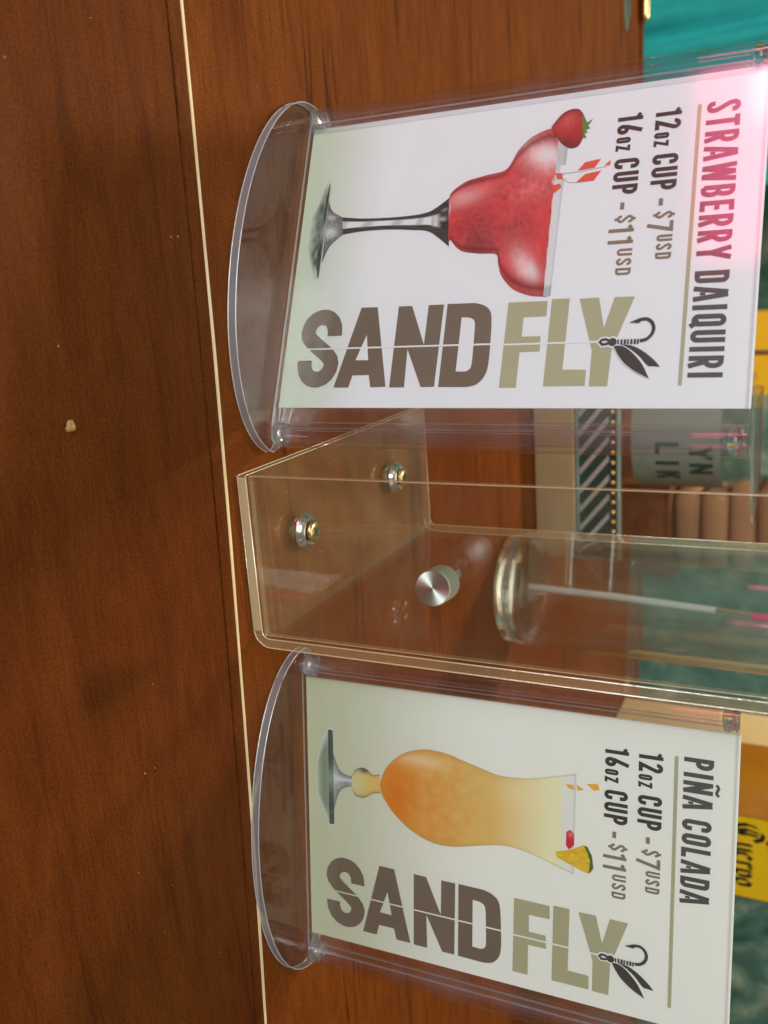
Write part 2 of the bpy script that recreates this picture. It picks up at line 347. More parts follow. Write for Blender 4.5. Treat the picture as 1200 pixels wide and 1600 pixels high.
# ------------------------------------------------------------ printed cards
ART = {
    'A': [(94.7, 20.4), (67.2, 27.4), (67.3, 33.4), (94.6, 39.6), (94.7, 34.1), (90.5, 33.0), (90.6, 27.0), (94.7, 26.0)],
    'A_hole': [(85.4, 27.5), (76.8, 30.6), (85.5, 32.2)],
    'N': [(94.8, 40.9), (67.4, 41.1), (67.5, 45.9), (80.7, 51.5), (67.5, 51.7), (67.5, 57.0), (94.7, 56.6), (94.8, 52.0), (82.0, 45.9), (94.8, 46.2)],
    'S_box': [(94.6, 6.0), (80.8, 5.5), (81.1, 21.5), (67.2, 19.7), (94.7, 21.7)],
    'D': [(94.8, 58.0), (67.4, 58.2), (67.5, 67.5), (68.4, 70.5), (70.1, 72.6), (73.0, 73.5), (80.5, 73.9), (88.0, 73.9), (91.7, 72.9), (94.1, 70.6), (94.9, 67.5)],
    'D_hole': [(89.8, 63.4), (72.1, 63.5), (72.3, 66.1), (73.1, 67.6), (75.0, 68.2), (81.6, 68.4), (87.6, 68.4), (89.2, 67.8), (89.9, 66.5)],
    'F': [(95.2, 78.1), (67.9, 78.5), (68.0, 90.9), (72.8, 91.0), (72.9, 83.8), (79.1, 83.8), (79.1, 89.7), (83.9, 89.9), (84.0, 83.6), (95.2, 83.5)],
    'L': [(94.9, 91.9), (67.5, 92.2), (67.5, 97.7), (89.8, 97.4), (89.9, 104.5), (94.8, 104.5)],
    'Y': [(67.8, 100.7), (67.7, 106.5), (77.2, 108.7), (67.8, 111.1), (67.9, 117.0), (80.2, 112.8), (84.0, 111.5), (95.0, 111.1), (95.0, 105.7), (84.1, 105.7)],
    'split': [(81.2, 7.5), (81.2, 74.0), (81.5, 78.0), (81.4, 107.5)],
    'dot': [(81.7, 111.6)],
    'loop': [(81.2, 110.5), (80.8, 109.7), (80.9, 108.5), (81.6, 107.9), (82.4, 108.6), (82.3, 109.8), (82.0, 110.5)],
    'body': [(81.7, 113.0), (81.5, 119.6)],
    'hook': [(81.5, 119.4), (81.1, 121.2), (79.7, 122.6), (77.9, 123.1), (76.1, 122.5), (75.0, 121.0), (75.1, 119.1)],
    'barb': [(74.5, 119.3), (75.9, 116.0), (76.1, 118.9), (75.7, 119.3)],
    'wing_big': [(83.0, 112.0), (82.8, 113.4), (83.4, 115.4), (85.5, 118.0), (88.6, 120.6), (92.8, 122.8), (91.9, 120.9), (90.5, 118.4), (88.0, 115.3), (85.4, 113.3)],
    'wing_small': [(82.5, 113.9), (82.9, 117.3), (84.8, 120.8), (87.4, 123.9), (89.4, 125.6), (89.2, 123.8), (88.9, 122.1), (86.0, 119.5), (83.9, 116.9)],
    'mg_foot': [(21.7, 9.3), (30.9, 12.3), (34.5, 16.7), (40.5, 17.5), (43.6, 13.0), (54.9, 8.8), (53.1, 8.6), (40.4, 8.0), (30.5, 8.2)],
    'mg_stemL': [(30.8, 11.3), (34.3, 15.9), (35.4, 23.5), (36.0, 33.7), (36.0, 42.2), (35.4, 47.7), (33.9, 50.9), (31.2, 54.7)],
    'mg_stemR': [(44.3, 12.3), (40.6, 16.7), (40.0, 24.1), (40.2, 34.2), (41.1, 42.8), (42.0, 48.4), (44.3, 52.1), (47.9, 56.5)],
    'mg_bowlL': [(34.8, 53.2), (29.2, 55.5), (26.9, 58.5), (25.6, 61.6), (24.6, 67.2), (23.7, 72.8), (21.1, 75.0), (17.8, 76.5), (15.2, 78.7), (13.0, 81.5), (11.1, 86.8), (9.8, 90.2)],
    'mg_bowlR': [(40.6, 53.8), (45.7, 56.7), (48.1, 58.9), (50.0, 61.7), (51.1, 67.5), (51.7, 72.8), (54.8, 73.8), (58.6, 75.1), (61.4, 77.2), (63.8, 79.9), (65.9, 84.8), (66.6, 89.6)],
    'mg_rim': [(13.2, 92.6), (19.5, 92.7), (35.4, 92.8), (56.0, 92.1), (66.1, 91.3)],
    'mg_liq': [(13.9, 90.3), (21.0, 90.4), (37.6, 90.4), (52.8, 89.5), (65.4, 88.6)],
    'berry': [(10.0, 87.3), (7.0, 89.9), (5.7, 92.8), (6.1, 95.7), (8.3, 96.8), (12.0, 97.3), (15.7, 97.2), (18.1, 96.2), (18.7, 93.9), (17.4, 91.2), (15.3, 89.5), (12.6, 87.5)],
    'leaf': [(7.0, 96.4), (10.9, 98.2), (9.8, 100.0), (11.9, 98.6), (12.9, 99.3), (13.0, 98.0), (14.4, 98.6), (13.9, 97.6), (15.8, 98.3), (15.7, 97.3)],
    'straw1': [(24.8, 93.3), (26.6, 96.7), (24.0, 98.5), (23.4, 103.5), (24.2, 106.4), (25.9, 106.6), (25.7, 103.2), (26.6, 97.0), (26.9, 94.1)],
    'straw1a': [(26.6, 96.5), (24.0, 98.6), (23.4, 103.6), (26.2, 101.8)],
    'straw1b': [(25.8, 104.6), (24.1, 106.5), (25.7, 106.5)],
    'straw2a': [(30.3, 96.4), (27.9, 98.9), (27.2, 103.9), (30.2, 101.9)],
    'straw2': [(27.0, 90.9), (28.2, 93.6), (27.2, 103.9), (30.2, 101.9), (30.3, 96.4), (30.0, 93.8)],
    'hu_foot': [(19.2, 8.9), (19.0, 10.7), (35.4, 11.0), (55.4, 10.6), (55.7, 8.7), (40.1, 7.6)],
    'hu_domeL': [(29.8, 10.6), (33.1, 12.8), (35.1, 15.0), (35.6, 18.4)],
    'hu_domeR': [(48.6, 10.5), (42.9, 13.0), (40.5, 15.4), (39.5, 18.2)],
    'hu_knobL': [(35.4, 18.4), (32.9, 19.8), (31.6, 22.4), (32.0, 24.6), (33.6, 26.8), (32.9, 29.7)],
    'hu_knobR': [(39.7, 18.2), (42.6, 19.5), (43.2, 22.1), (42.5, 24.3), (40.8, 26.6), (40.0, 29.9)],
    'hu_bowlL': [(36.2, 29.9), (32.0, 31.2), (29.1, 32.9), (25.7, 36.1), (22.8, 40.4), (20.8, 46.6), (20.6, 51.6), (21.2, 56.6), (22.5, 61.4), (23.7, 66.2), (24.9, 70.8), (25.7, 75.4), (25.4, 81.8), (24.5, 87.0), (22.6, 93.9), (20.6, 100.8)],
    'hu_bowlR': [(36.7, 29.9), (40.2, 30.4), (43.0, 32.0), (46.8, 35.1), (50.7, 39.8), (53.4, 44.9), (55.1, 51.1), (54.8, 58.1), (53.4, 63.9), (51.9, 69.7), (50.7, 75.3), (50.6, 79.9), (51.5, 85.3), (52.6, 89.7), (54.0, 94.0), (55.8, 100.4)],
    'pine': [(49.4, 94.4), (47.0, 99.9), (44.9, 103.7), (46.7, 105.9), (52.2, 107.0), (54.5, 105.4), (53.1, 100.8), (50.9, 94.9)],
    'pine_rind': [(44.9, 103.7), (45.1, 104.9), (47.9, 106.4), (52.2, 107.0), (54.5, 105.4), (52.5, 105.6), (49.8, 105.8), (47.3, 104.9)],
    'cherry': [(41.4, 97.8), (40.4, 99.1), (41.5, 100.3), (43.7, 100.8), (46.0, 100.2), (47.2, 98.7), (46.0, 97.7)],
    'ostraw': [[(24.7, 97.3), (24.6, 99.8), (26.2, 100.3), (26.1, 98.6)], [(24.2, 101.0), (25.7, 103.5), (26.3, 101.3)], [(23.5, 104.3), (22.9, 107.9), (24.8, 108.4), (25.4, 106.8)]],
}
PX = lambda s, t, k: (s/1000-.0508, -.0002-.00003*k, t/1000)
def flat(name, polys, k, mat, parent):
    """polys: list of outlines (mm on the card); each a thin printed shape"""
    bm = bmesh.new()
    for i, poly in enumerate(polys):
        vs_ = [bm.verts.new(PX(s, t, k)) for s, t in poly]
        bm.faces.new(vs_).normal_update()
    bmesh.ops.triangulate(bm, faces=bm.faces[:])
    for f in bm.faces:
        f.normal_update()
        if f.normal.y > 0: f.normal_flip()
    me = bpy.data.meshes.new(name); bm.to_mesh(me); bm.free(); me.materials.append(M[mat])
    o = bpy.data.objects.new(name, me); COL.objects.link(o); o.parent = parent; return o
def stroke(path, th, closed=False):
    """outline quads of a line of even width with mitred corners"""
    P = []
    for p in path:
        p = Vector(p)
        if not P or (p-P[-1]).length > th*.02: P.append(p)
    if closed and (P[0]-P[-1]).length < th*.02: P.pop()
    n = len(P); L = []; R = []
    for i in range(n):
        a = P[i-1] if (i or closed) else None; b = P[(i+1) % n] if (i < n-1 or closed) else None
        d1 = (P[i]-a).normalized() if a is not None else None; d2 = (b-P[i]).normalized() if b is not None else None
        d1 = d1 or d2; d2 = d2 or d1
        n1 = Vector((-d1.y, d1.x)); n2 = Vector((-d2.y, d2.x)); mm = (n1+n2)
        mm = mm.normalized() if mm.length > 1e-6 else n1
        k = th/2/max(.35, mm.dot(n1)); L.append(P[i]+mm*k); R.append(P[i]-mm*k)
    q = []
    for i in range(n if closed else n-1):
        j = (i+1) % n; q.append([L[i], L[j], R[j], R[i]])
    return q
def arc(cx, cy, rx, ry, a0, a1, n=9):
    return [(cx+rx*math.cos(math.radians(a0+(a1-a0)*i/n)), cy+ry*math.sin(math.radians(a0+(a1-a0)*i/n))) for i in range(n+1)]
def glyph(ch, w, h, th):
    l, r, b, t = th/2, w-th/2, th/2, h-th/2; c = w/2; rx = (r-l)/2; mid = h/2; ry = min(rx*1.05, h*.25)
    O = arc(c, t-ry, rx, ry, 0, 180)+arc(c, b+ry, rx, ry, 180, 360)
    G = {
     'O': [(O, 1)], 'I': [([(c, 0), (c, h)], 0)], 'L': [([(l, h), (l, b), (w, b)], 0)],
     'T': [([(0, t), (w, t)], 0), ([(c, 0), (c, t-th/2)], 0)], 'U': [([(l, h)]+arc(c, b+ry, rx, ry, 180, 360)+[(r, h)], 0)],
     'D': [([(l, b), (l, t)]+[(c, t)]+arc(r-rx*.9, t-ry*.9, rx*.9, ry*.9, 90, 0)+arc(r-rx*.9, b+ry*.9, rx*.9, ry*.9, 0, -90)+[(c, b)], 1)],
     'E': [([(w, t), (l, t), (l, b), (w, b)], 0), ([(l+th/2, mid), (w*.88, mid)], 0)],
     'P': [([(l, 0), (l, t), (c, t)]+arc(c, (t+mid-th*.1)/2, rx, (t-mid+th*.1)/2, 90, -90)+[(l+th/2, mid-th*.1)], 0)],
     'R': [([(l, 0), (l, t), (c, t)]+arc(c, (t+mid)/2, rx, (t-mid)/2, 90, -90)+[(l+th/2, mid)], 0), ([(c+th*.05, mid-th/2), (r+th*.05, 0)], 0)],
     'B': [([(l, b), (l, t), (c, t)]+arc(c, (t+mid)/2, rx*.94, (t-mid)/2, 90, -90)+[(l+th/2, mid)], 0), ([(l, b), (c, b)]+arc(c, (b+mid)/2, rx, (mid-b)/2, -90, 60), 0)],
     'A': [([(l*.7, 0), (c-th*.22, h)], 0), ([(w-l*.7, 0), (c+th*.22, h)], 0), ([(l+th*.7, h*.27), (r-th*.7, h*.27)], 0)],
     'W': [([(l*.8, h), (w*.27, 0)], 0), ([(w*.27, 0), (c, h*.98)], 0), ([(c, h*.98), (w*.73, 0)], 0), ([(w*.73, 0), (w-l*.8, h)], 0)],
     'Y': [([(l*.7, h), (c, h*.42)], 0), ([(w-l*.7, h), (c, h*.42)], 0), ([(c, 0), (c, h*.5)], 0)],
     'N': [([(l, 0), (l, h)], 0), ([(r, 0), (r, h)], 0), ([(l, h-th*.3), (r, th*.3)], 0)],
     'C': [([(r, min(h*.66, t-ry-h*.03))]+arc(c, t-ry, rx, ry, 0, 180)+arc(c, b+ry, rx, ry, 180, 360)+[(r, max(h*.34, b+ry+h*.03))], 0)],
     'S': [([(r, t-ry-h*.05)]+arc(c, t-ry, rx, ry, 0, 180)+[(l+(r-l)*(q*q*(3-2*q)), (t-ry)*(1-q)+(b+ry)*q) for q in [i/8 for i in range(1, 8)]]+arc(c, b+ry, rx, ry, 0, -180)+[(l, b+ry+h*.05)], 0)],
     'Q': [(O, 1), ([(c+rx*.15, h*.22), (w*1.0, -h*.03)], 0)],
     '1': [([(c+th*.2, 0), (c+th*.2, h)], 0), ([(c-th*.3, h*.90), (c-w*.5, h*.80)], 0)],
     '2': [([(l, t-ry-h*.04)]+arc(c, t-ry, rx, ry, 180, 0)+[(r, t-ry-h*.05), (l+th*.1, b), (w, b)], 0)],
     '6': [(arc(c, b+ry*1.15, rx, ry*1.15, 0, 360, 22)[:-1], 1), ([(l+th*.05, h*.36), (w*.72, h)], 0)],
     '7': [([(0, t), (r, t), (w*.34, 0)], 0)],
     'K': [([(l, 0), (l, h)], 0), ([(r, h), (l+th*.5, h*.45)], 0), ([(c, h*.62), (r, 0)], 0)],
     'o': [(O, 1)], 'z': [([(0, t), (r, t), (l, b), (w, b)], 0)], '-': [([(0, h*.46), (w, h*.46)], 0)],
    }
    G['$'] = G['S']+[([(c, t), (c, h*1.12)], 0), ([(c, b), (c, -h*.12)], 0)]
    G['Ñ'] = G['N']; G['~'] = [([(w*.04, h*1.10), (w*.14, h*1.16), (w*.30, h*1.19), (w*.5, h*1.155), (w*.7, h*1.12), (w*.86, h*1.15), (w*.96, h*1.21)], 0)]
    return G[ch]
WID = {'I': .2, '1': .3, 'W': .66, 'A': .5, '-': .26, 'N': .46, 'Ñ': .46, 'T': .42, 'Y': .48, 'L': .38, 'E': .38}
def lettering(name, runs, s0, s1, t0, H, th, mat, parent, tilt=0, gapf=.13):
    """runs: (text, size, rise) set between s0 and s1 mm on the card"""
    items = []; x = 0
    for txt, size, rise in runs:
        for ch in txt:
            h = H*size
            if ch == ' ': x += H*.26; continue
            wd = WID.get(ch, .43)*h; items.append((ch, x, wd, h, rise*H, th*(.2+.8*size))); x += wd+H*gapf*(.4+.6*size)
    k = (s1-s0)/(x-H*gapf); polys = []
    bm = bmesh.new()
    for ch, x, wd, h, ri, tt in items:
        for j, (path, closed, tk) in enumerate([(p_, c_, tt) for p_, c_ in glyph(ch, wd*k, h, tt)]+([(p_, c_, tt*.55) for p_, c_ in glyph('~', wd*k, h, tt)] if ch == 'Ñ' else [])):
            for q in stroke(path, tk, closed):
                vs_ = [bm.verts.new(PX(s0+x*k+p.x, t0+ri+p.y+tilt*(x*k+p.x), 1+j)) for p in q]
                bm.faces.new(vs_)
    for f in bm.faces:
        f.normal_update()
        if f.normal.y > 0: f.normal_flip()
    me = bpy.data.meshes.new(name); bm.to_mesh(me); bm.free(); me.materials.append(M[mat])
    o = bpy.data.objects.new(name, me); COL.objects.link(o); o.parent = parent; return o
def shaded(name, Lp, Rp, k, colf, parent, nu=26, sub=5):
    """a printed drink: a sheet between a left and a right outline, ink colour from colf(u, v, s, t)"""
    def dens(pl):
        out = []; n = len(pl)
        for i in range(n-1):
            p0, p1, p2, p3 = pl[max(i-1, 0)], pl[i], pl[i+1], pl[min(i+2, n-1)]
            for j in range(sub):
                t = j/sub; out.append(tuple(.5*((2*p1[q])+(-p0[q]+p2[q])*t+(2*p0[q]-5*p1[q]+4*p2[q]-p3[q])*t*t+(-p0[q]+3*p1[q]-3*p2[q]+p3[q])*t**3) for q in (0, 1)))
        return out+[pl[-1]]
    A, B = dens(Lp), dens(Rp); v = []; f = []; c = []
    for i, (a, b) in enumerate(zip(A, B)):
        for j in range(nu+1):
            u = j/nu; s = a[0]+(b[0]-a[0])*u; t = a[1]+(b[1]-a[1])*u
            v.append(PX(s, t, k)); c.append(colf(u, i/(len(A)-1), s, t))
    for i in range(len(A)-1):
        for j in range(nu): q = i*(nu+1)+j; f.append((q, q+1, q+nu+2, q+nu+1))
    me = bpy.data.meshes.new(name); me.from_pydata(v, [], f); me.materials.append(M['ink_vertex'])
    ca = me.color_attributes.new('ink', 'FLOAT_COLOR', 'POINT')
    for i, q in enumerate(c): ca.data[i].color = (max(0, q[0]), max(0, q[1]), max(0, q[2]), 1)
    o = bpy.data.objects.new(name, me); COL.objects.link(o); o.parent = parent; return o
def mix(a, b, t):
    t = max(0, min(1, t)); return tuple(x+(y-x)*t for x, y in zip(a, b))
def blob(s, t, cs, ct, rs, rt, ang=0):
    c, d = math.cos(ang), math.sin(ang); x, y = s-cs, t-ct
    return math.exp(-((x*c+y*d)/rs)**2-((-x*d+y*c)/rt)**2)
def mott(s, t): return .5+.75*mnoise.noise(Vector((s*.35, t*.35, 3.1)))+.35*mnoise.noise(Vector((s*.9, t*.9, 7.7)))
PAP = {0: 'paper', 2: 'paper_light_fade'}
def smooth_line(pl, sub=5):
    out = []; n = len(pl)
    for i in range(n-1):
        p0, p1, p2, p3 = pl[max(i-1, 0)], pl[i], pl[i+1], pl[min(i+2, n-1)]
        for j in range(sub):
            t = j/sub; out.append(tuple(.5*((2*p1[q])+(-p0[q]+p2[q])*t+(2*p0[q]-5*p1[q]+4*p2[q]-p3[q])*t*t+(-p0[q]+3*p1[q]-3*p2[q]+p3[q])*t**3) for q in (0, 1)))
    return out+[pl[-1]]
def logo(card, up):
    lg = empty('logo', (up*.0005, 0, up*.0008)); lg.parent = card
    # S as one broad stroke, in logo axes (along = up the card, across = to its left)
    b0, h, w0, w1, th = 94.7, 27.5, 5.4, 21.2, 5.5
    path = [( a, v) for a, v in [p for p in glyph('S', w1-w0, h, th)[0][0]]]
    qs = stroke(path, th); polys = [[(b0-p.y, w0+p.x) for p in q] for q in qs]
    flat('letter', polys, 1, 'ink_brown', lg)
    for n_ in 'AN': flat('letter', [ART[n_]], 1, 'ink_brown', lg)
    flat('letter', [ART['D'][:2]+smooth_line(ART['D'][2:])], 1, 'ink_brown', lg)
    for n_ in 'FLY': flat('letter', [ART[n_]], 1, 'ink_khaki', lg)
    flat('letter_gap', [ART['A_hole']], 2, PAP[up], lg); flat('letter_gap', [ART['D_hole'][:2]+smooth_line(ART['D_hole'][2:])], 2, PAP[up], lg)
    sp = ART['split']; flat('split_line', [q for a, b in ((sp[0], sp[1]), (sp[2], sp[3])) for q in stroke([a, b], .55)], 3, PAP[up], lg)
    fly = []
    cx, cy = ART['dot'][0]; circ = lambda r: [(cx+r*math.cos(i*math.pi/10), cy+r*math.sin(i*math.pi/10)) for i in range(20)]
    halo = [circ(1.75)]+[stroke(ART['loop'], 1.9)[i] for i in range(len(ART['loop'])-1)]
    flat('fly_halo', [circ(1.8)], 4, PAP[up], lg); flat('fly_halo', stroke(ART['loop'], 1.7), 5, PAP[up], lg)
    def grow(pl, d):
        x = sum(p[0] for p in pl)/len(pl); y = sum(p[1] for p in pl)/len(pl)
        return [(p[0]+(p[0]-x)/max(.1, math.hypot(p[0]-x, p[1]-y))*d, p[1]+(p[1]-y)/max(.1, math.hypot(p[0]-x, p[1]-y))*d) for p in pl]
    flat('fly_halo', [grow(ART['wing_big'], .45)], 6, PAP[up], lg)
    flat('fly_wing', [smooth_line(ART['wing_big'][:6])+smooth_line(ART['wing_big'][5:])[1:]], 8, 'ink_dark', lg); flat('fly_wing', [smooth_line(ART['wing_small'][:5])+smooth_line(ART['wing_small'][4:])[1:]], 5, 'ink_dark', lg)
    flat('fly_head', [circ(1.25)], 9, 'ink_dark', lg); flat('fly_loop', stroke(ART['loop'], .75), 9, 'ink_dark', lg)
    (s0, t0), (s1, t1) = ART['body']; segs = []
    for i in range(7):
        a = i/7; b = a+.075+.012*(i % 3); segs.append([(s0-.75, t0+(t1-t0)*a), (s0-.75, t0+(t1-t0)*b), (s0+.75, t0+(t1-t0)*b), (s0+.75, t0+(t1-t0)*a)])
    flat('fly_body', segs, 9, 'ink_dark', lg)
    hk = ART['hook']; hs = []
    for i in range(len(hk)-1):
        p0, p1, p2, p3 = hk[max(i-1, 0)], hk[i], hk[i+1], hk[min(i+2, len(hk)-1)]
        for j in range(4):
            t = j/4; hs.append(tuple(.5*((2*p1[q])+(-p0[q]+p2[q])*t+(2*p0[q]-5*p1[q]+4*p2[q]-p3[q])*t*t+(-p0[q]+3*p1[q]-3*p2[q]+p3[q])*t**3) for q in (0, 1)))
    flat('fly_hook', stroke(hs+[hk[-1]], .95), 9, 'ink_dark', lg); flat('fly_barb', [ART['barb']], 10, 'ink_dark', lg)
def card(loc, S, label, title, s1, up):
    t = tag(empty('price_card', (loc.x, loc.y, .0042), (-S['lean'], 0, S['r'])), label, 'price card', 'price cards in the acrylic holders')
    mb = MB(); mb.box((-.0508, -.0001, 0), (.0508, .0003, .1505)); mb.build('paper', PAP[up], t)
    logo(t, up)
    lettering('title_lettering', [(title, 1, 0)], 9.3, s1, 133.3+up*.5, 9.4-up*.3, 1.45, 'ink_title', t)
    flat('title_rule', [[(9.6, 130.7+up*.4), (94.9, 130.9+up*.4), (94.9, 132.0+up*.4), (9.6, 131.8+up*.4)]], 1, 'ink_khaki', t)
    for num, pr, t0, e0, e1 in (('12', '7', 118.8+up*.9, 35.4, 56.6), ('16', '11', 107.6+up*1.2, 35.6, 60.8)):
        lettering('price_lettering', [(num, 1, 0), ('oz', .58, 0), (' CUP', 1, 0)], 9.9, e0, t0, 7.5, 1.25, 'ink_dark', t)
        lettering('price_lettering', [('-', 1, 0)], e0+2.6, e0+4.8, t0, 7.5, 1.2, 'ink_taupe', t)
        lettering('price_lettering', [('$', .66, .29), (pr, 1, 0), ('USD', .6, .40)], e0+6.7, e1, t0, 7.5, 1.1, 'ink_taupe', t)
    return t
c1 = card(LOC1, S1, 'price card with red strawberry daiquiri in a margarita glass', 'STRAWBERRY DAIQUIRI', 92.8, 0)
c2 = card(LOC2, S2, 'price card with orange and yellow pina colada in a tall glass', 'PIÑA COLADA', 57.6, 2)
# strawberry daiquiri picture
dk = empty('drink_picture'); dk.parent = c1
DARK = lin(48, 46, 46)[:3]; GREY = lin(150, 152, 152)[:3]; WH = (.74, .75, .76); SAGE = (.56, .61, .52)
def footc(u, v, s, t):
    e = abs(u-.5)*2; c = mix(lin(96, 100, 98)[:3], lin(214, 216, 214)[:3], .7*blob(s, t, 39.5, 11.5, 2.2, 3)+.5*blob(s, t, 34, 11.5, 1.2, 2)+.35*mott(s*3, t*3)-.1)
    return mix(c, DARK, .9*max(0, e-.55)+.25*(v < .1))
shaded('glass_foot', [(27.5, 9.6), (31.6, 11.6), (34.3, 15.9)], [(50.5, 9.9), (44.6, 12.2), (40.6, 16.7)], 1, footc, dk, 30, 7)
shaded('glass_foot', [(21.7, 9.5), (21.6, 9.2), (26, 8.6)], [(55.4, 9.4), (55.5, 8.9), (50, 7.6)], 2, lambda u, v, s, t: mix(lin(34, 36, 36)[:3], lin(150, 158, 150)[:3], .75*blob(s, t, 39, 9, 3.2, 3)+.25*mott(s*2, t*4)), dk, 34, 5)
def shadc(u, v, s, t):
    e = 1-abs(u-.5)*2; d = math.sin(v*math.pi); return mix((.58, .635, .52), lin(70, 92, 76)[:3], 1.1*d*min(1, e*3)*(.55+.5*mott(s, t*2)))
shaded('foot_shadow', [(19.0, 10.2), (19.0, 8.4), (26, 6.2), (33, 3.2)], [(58.0, 9.8), (57.0, 7.6), (52, 5.6), (46, 3.4)], 0, shadc, dk, 30, 6)
def stemc(u, v, s, t):
    e = abs(u-.46)*2; dark = mix(lin(74, 70, 70)[:3], lin(36, 33, 34)[:3], mott(s*4, t*.6))
    c = mix((.74, .745, .75), dark, (e-.36)/.12)
    c = mix(c, lin(132, 128, 128)[:3], .55*max(0, math.sin(v*34+2*u))*(e < .5))
    if v > .80: c = mix(c, dark, min(1, (v-.80)*12)); c = mix(c, (.55, .52, .52), .75*blob(u, v, .42, .9, .05, .05)+.5*blob(u, v, .2, .93, .03, .04))
    return c
shaded('glass_stem', [(34.3, 15.9)]+ART['mg_stemL'][2:], [(40.6, 16.7)]+ART['mg_stemR'][2:], 3, stemc, dk, 30, 8)
RED = lin(182, 32, 38)[:3]; RED2 = lin(214, 56, 56)[:3]; DRED = lin(118, 28, 34)[:3]; PINK = lin(236, 190, 190)[:3]
def bowlc(u, v, s, t):
    c = mix(RED, RED2, mott(s*.5, t*.45)); c = mix(c, DRED, .75*blob(s, t, 47, 66, 9, 6)+.35*blob(s, t, 46, 79, 8, 5))
    n_ = mott(s*1.6, t*1.6)
    c = mix(c, PINK, (.75+.5*n_)*blob(s, t, 19.5, 84.5, 4.2, 7, -.6)+.5*blob(s, t, 31.5, 60, 3, 7, .2)+(.6+.5*n_)*blob(s, t, 56.5, 82.5, 6.5, 3.0, .55)+.30*n_*blob(s, t, 30, 82, 6, 7)+.10*mott(s*2.7, t*2.9))
    c = mix(c, WH, .75*blob(s, t, 20, 87, 3.0, 3.5, -.5)+.6*blob(s, t, 58, 85, 3.2, 1.6, .5))
    e = min(u, 1-u)*(1.0)
    if e < .035: c = mix(DARK, c, .45+.5*mott(s*3, t*2))
    elif e < .10: c = mix(DRED, c, (e-.035)/.065)
    if v < .09 and .2 < u < .6: c = mix(c, PINK, .5*blob(u, 0, .3, 0, .12, 1))
    if t > 89.6+.5*math.sin(s*.8): c = mix(c, WH, .7)
    return c
BL = [(31.4, 54.7)]+ART['mg_bowlL'][1:10]+[(11.3, 86.5), (12.2, 89.6)]; BR = [(47.6, 56.3)]+ART['mg_bowlR'][1:]
shaded('drink', BL, BR, 4, bowlc, dk, 44, 5)
def rimc(u, v, s, t):
    e = 1-abs(v-.55)*2; return mix((.76, .765, .775), lin(150, 156, 160)[:3], .2+.3*blob(v, 0, .9, 0, .15, 1)+(.9 if u > .93 else 0)*.6+.35*blob(u, 0, .15, 0, .15, 1))
shaded('glass_rim', [(12.2, 89.6), (12.8, 91.4), (13.2, 92.9)], [(66.6, 89.4), (66.6, 90.6), (66.2, 91.6)], 5, rimc, dk, 40, 4)
flat('straw', [ART['straw2']], 6, 'ink_white', dk); flat('straw', [[(24.2, 91), (26.9, 91), (26.9, 96.8), (25.9, 106.6), (24.0, 106.4), (23.4, 103.5)]], 7, 'ink_white', dk)
flat('straw_stripe', [ART['straw1a'], ART['straw1b'], ART['straw2a']], 8, 'ink_red', dk)
flat('straw_stripe', [[(26.6, 89.6), (28.6, 90.4), (28.8, 92.2), (26.8, 91.8)], [(30.6, 88.6), (33.2, 89.8), (31.4, 92.0), (30.2, 91.4)]], 9, 'ink_red', dk)
def berc(u, v, s, t):
    c = mix(lin(178, 44, 44)[:3], lin(206, 82, 72)[:3], blob(s, t, 9, 92, 3, 3)); return mix(c, lin(110, 26, 26)[:3], .8*(abs(u-.5)*2)**3+.5*blob(s, t, 17, 92, 3, 4)+.25*(math.sin(s*5)*math.sin(t*5) > .6))
shaded('strawberry', [(10.8, 86.9), (7.0, 89.9), (5.7, 92.8), (6.1, 95.4), (8.3, 96.9)], [(12.6, 87.5), (17.2, 91.0), (18.7, 93.9), (18.1, 96.2), (15.7, 97.3)], 7, berc, dk, 22, 6)
flat('strawberry_leaf', [ART['leaf']], 9, 'ink_green', dk)
# pina colada picture
dk = empty('drink_picture'); dk.parent = c2
def hfoot(u, v, s, t):
    e = abs(u-.5)*2; return mix(lin(58, 66, 62)[:3], lin(140, 150, 140)[:3], .8*blob(s, t, 38, 9.5, 4, 3)+.25*mott(s*2, t*4))
shaded('foot_shadow', [(18.4, 10.8), (18.6, 8.6), (26, 5.5), (34, 3.4)], [(56.4, 10.6), (56.4, 8.4), (50, 5.6), (44, 3.4)], 0, lambda u, v, s, t: mix((.575, .63, .51), lin(96, 116, 92)[:3], .8*math.sin(v*math.pi)*min(1, (1-abs(u-.5)*2)*3)), dk, 26, 6)
shaded('glass_foot', [(19.2, 8.8), (19.0, 9.9), (19.4, 10.8)], [(55.7, 8.6), (55.9, 9.8), (55.4, 10.7)], 2, hfoot, dk, 30, 5)
shaded('glass_foot', [(27.5, 10.7)]+ART['hu_domeL'][1:], [(50, 10.6)]+ART['hu_domeR'][1:], 1, lambda u, v, s, t: mix(lin(120, 130, 122)[:3], WH, .3+.5*blob(u, 0, .45, 0, .12, 1)-.5*(abs(u-.5)*2)**4+.3*mott(s*3, t*3)-.2), dk, 20, 5)
OR = lin(216, 138, 46)[:3]; YE = lin(222, 182, 104)[:3]; PALE = lin(234, 228, 184)[:3]
def knobc(u, v, s, t):
    e = abs(u-.5)*2; c = mix(lin(205, 200, 150)[:3], YE, v*1.2); return mix(mix(c, lin(120, 116, 90)[:3], e**6), lin(60, 56, 50)[:3], .9*blob(s, t, 32.4, 23.5, 1.2, 2))
shaded('glass_stem', ART['hu_knobL'], ART['hu_knobR'], 2, knobc, dk, 20, 5)
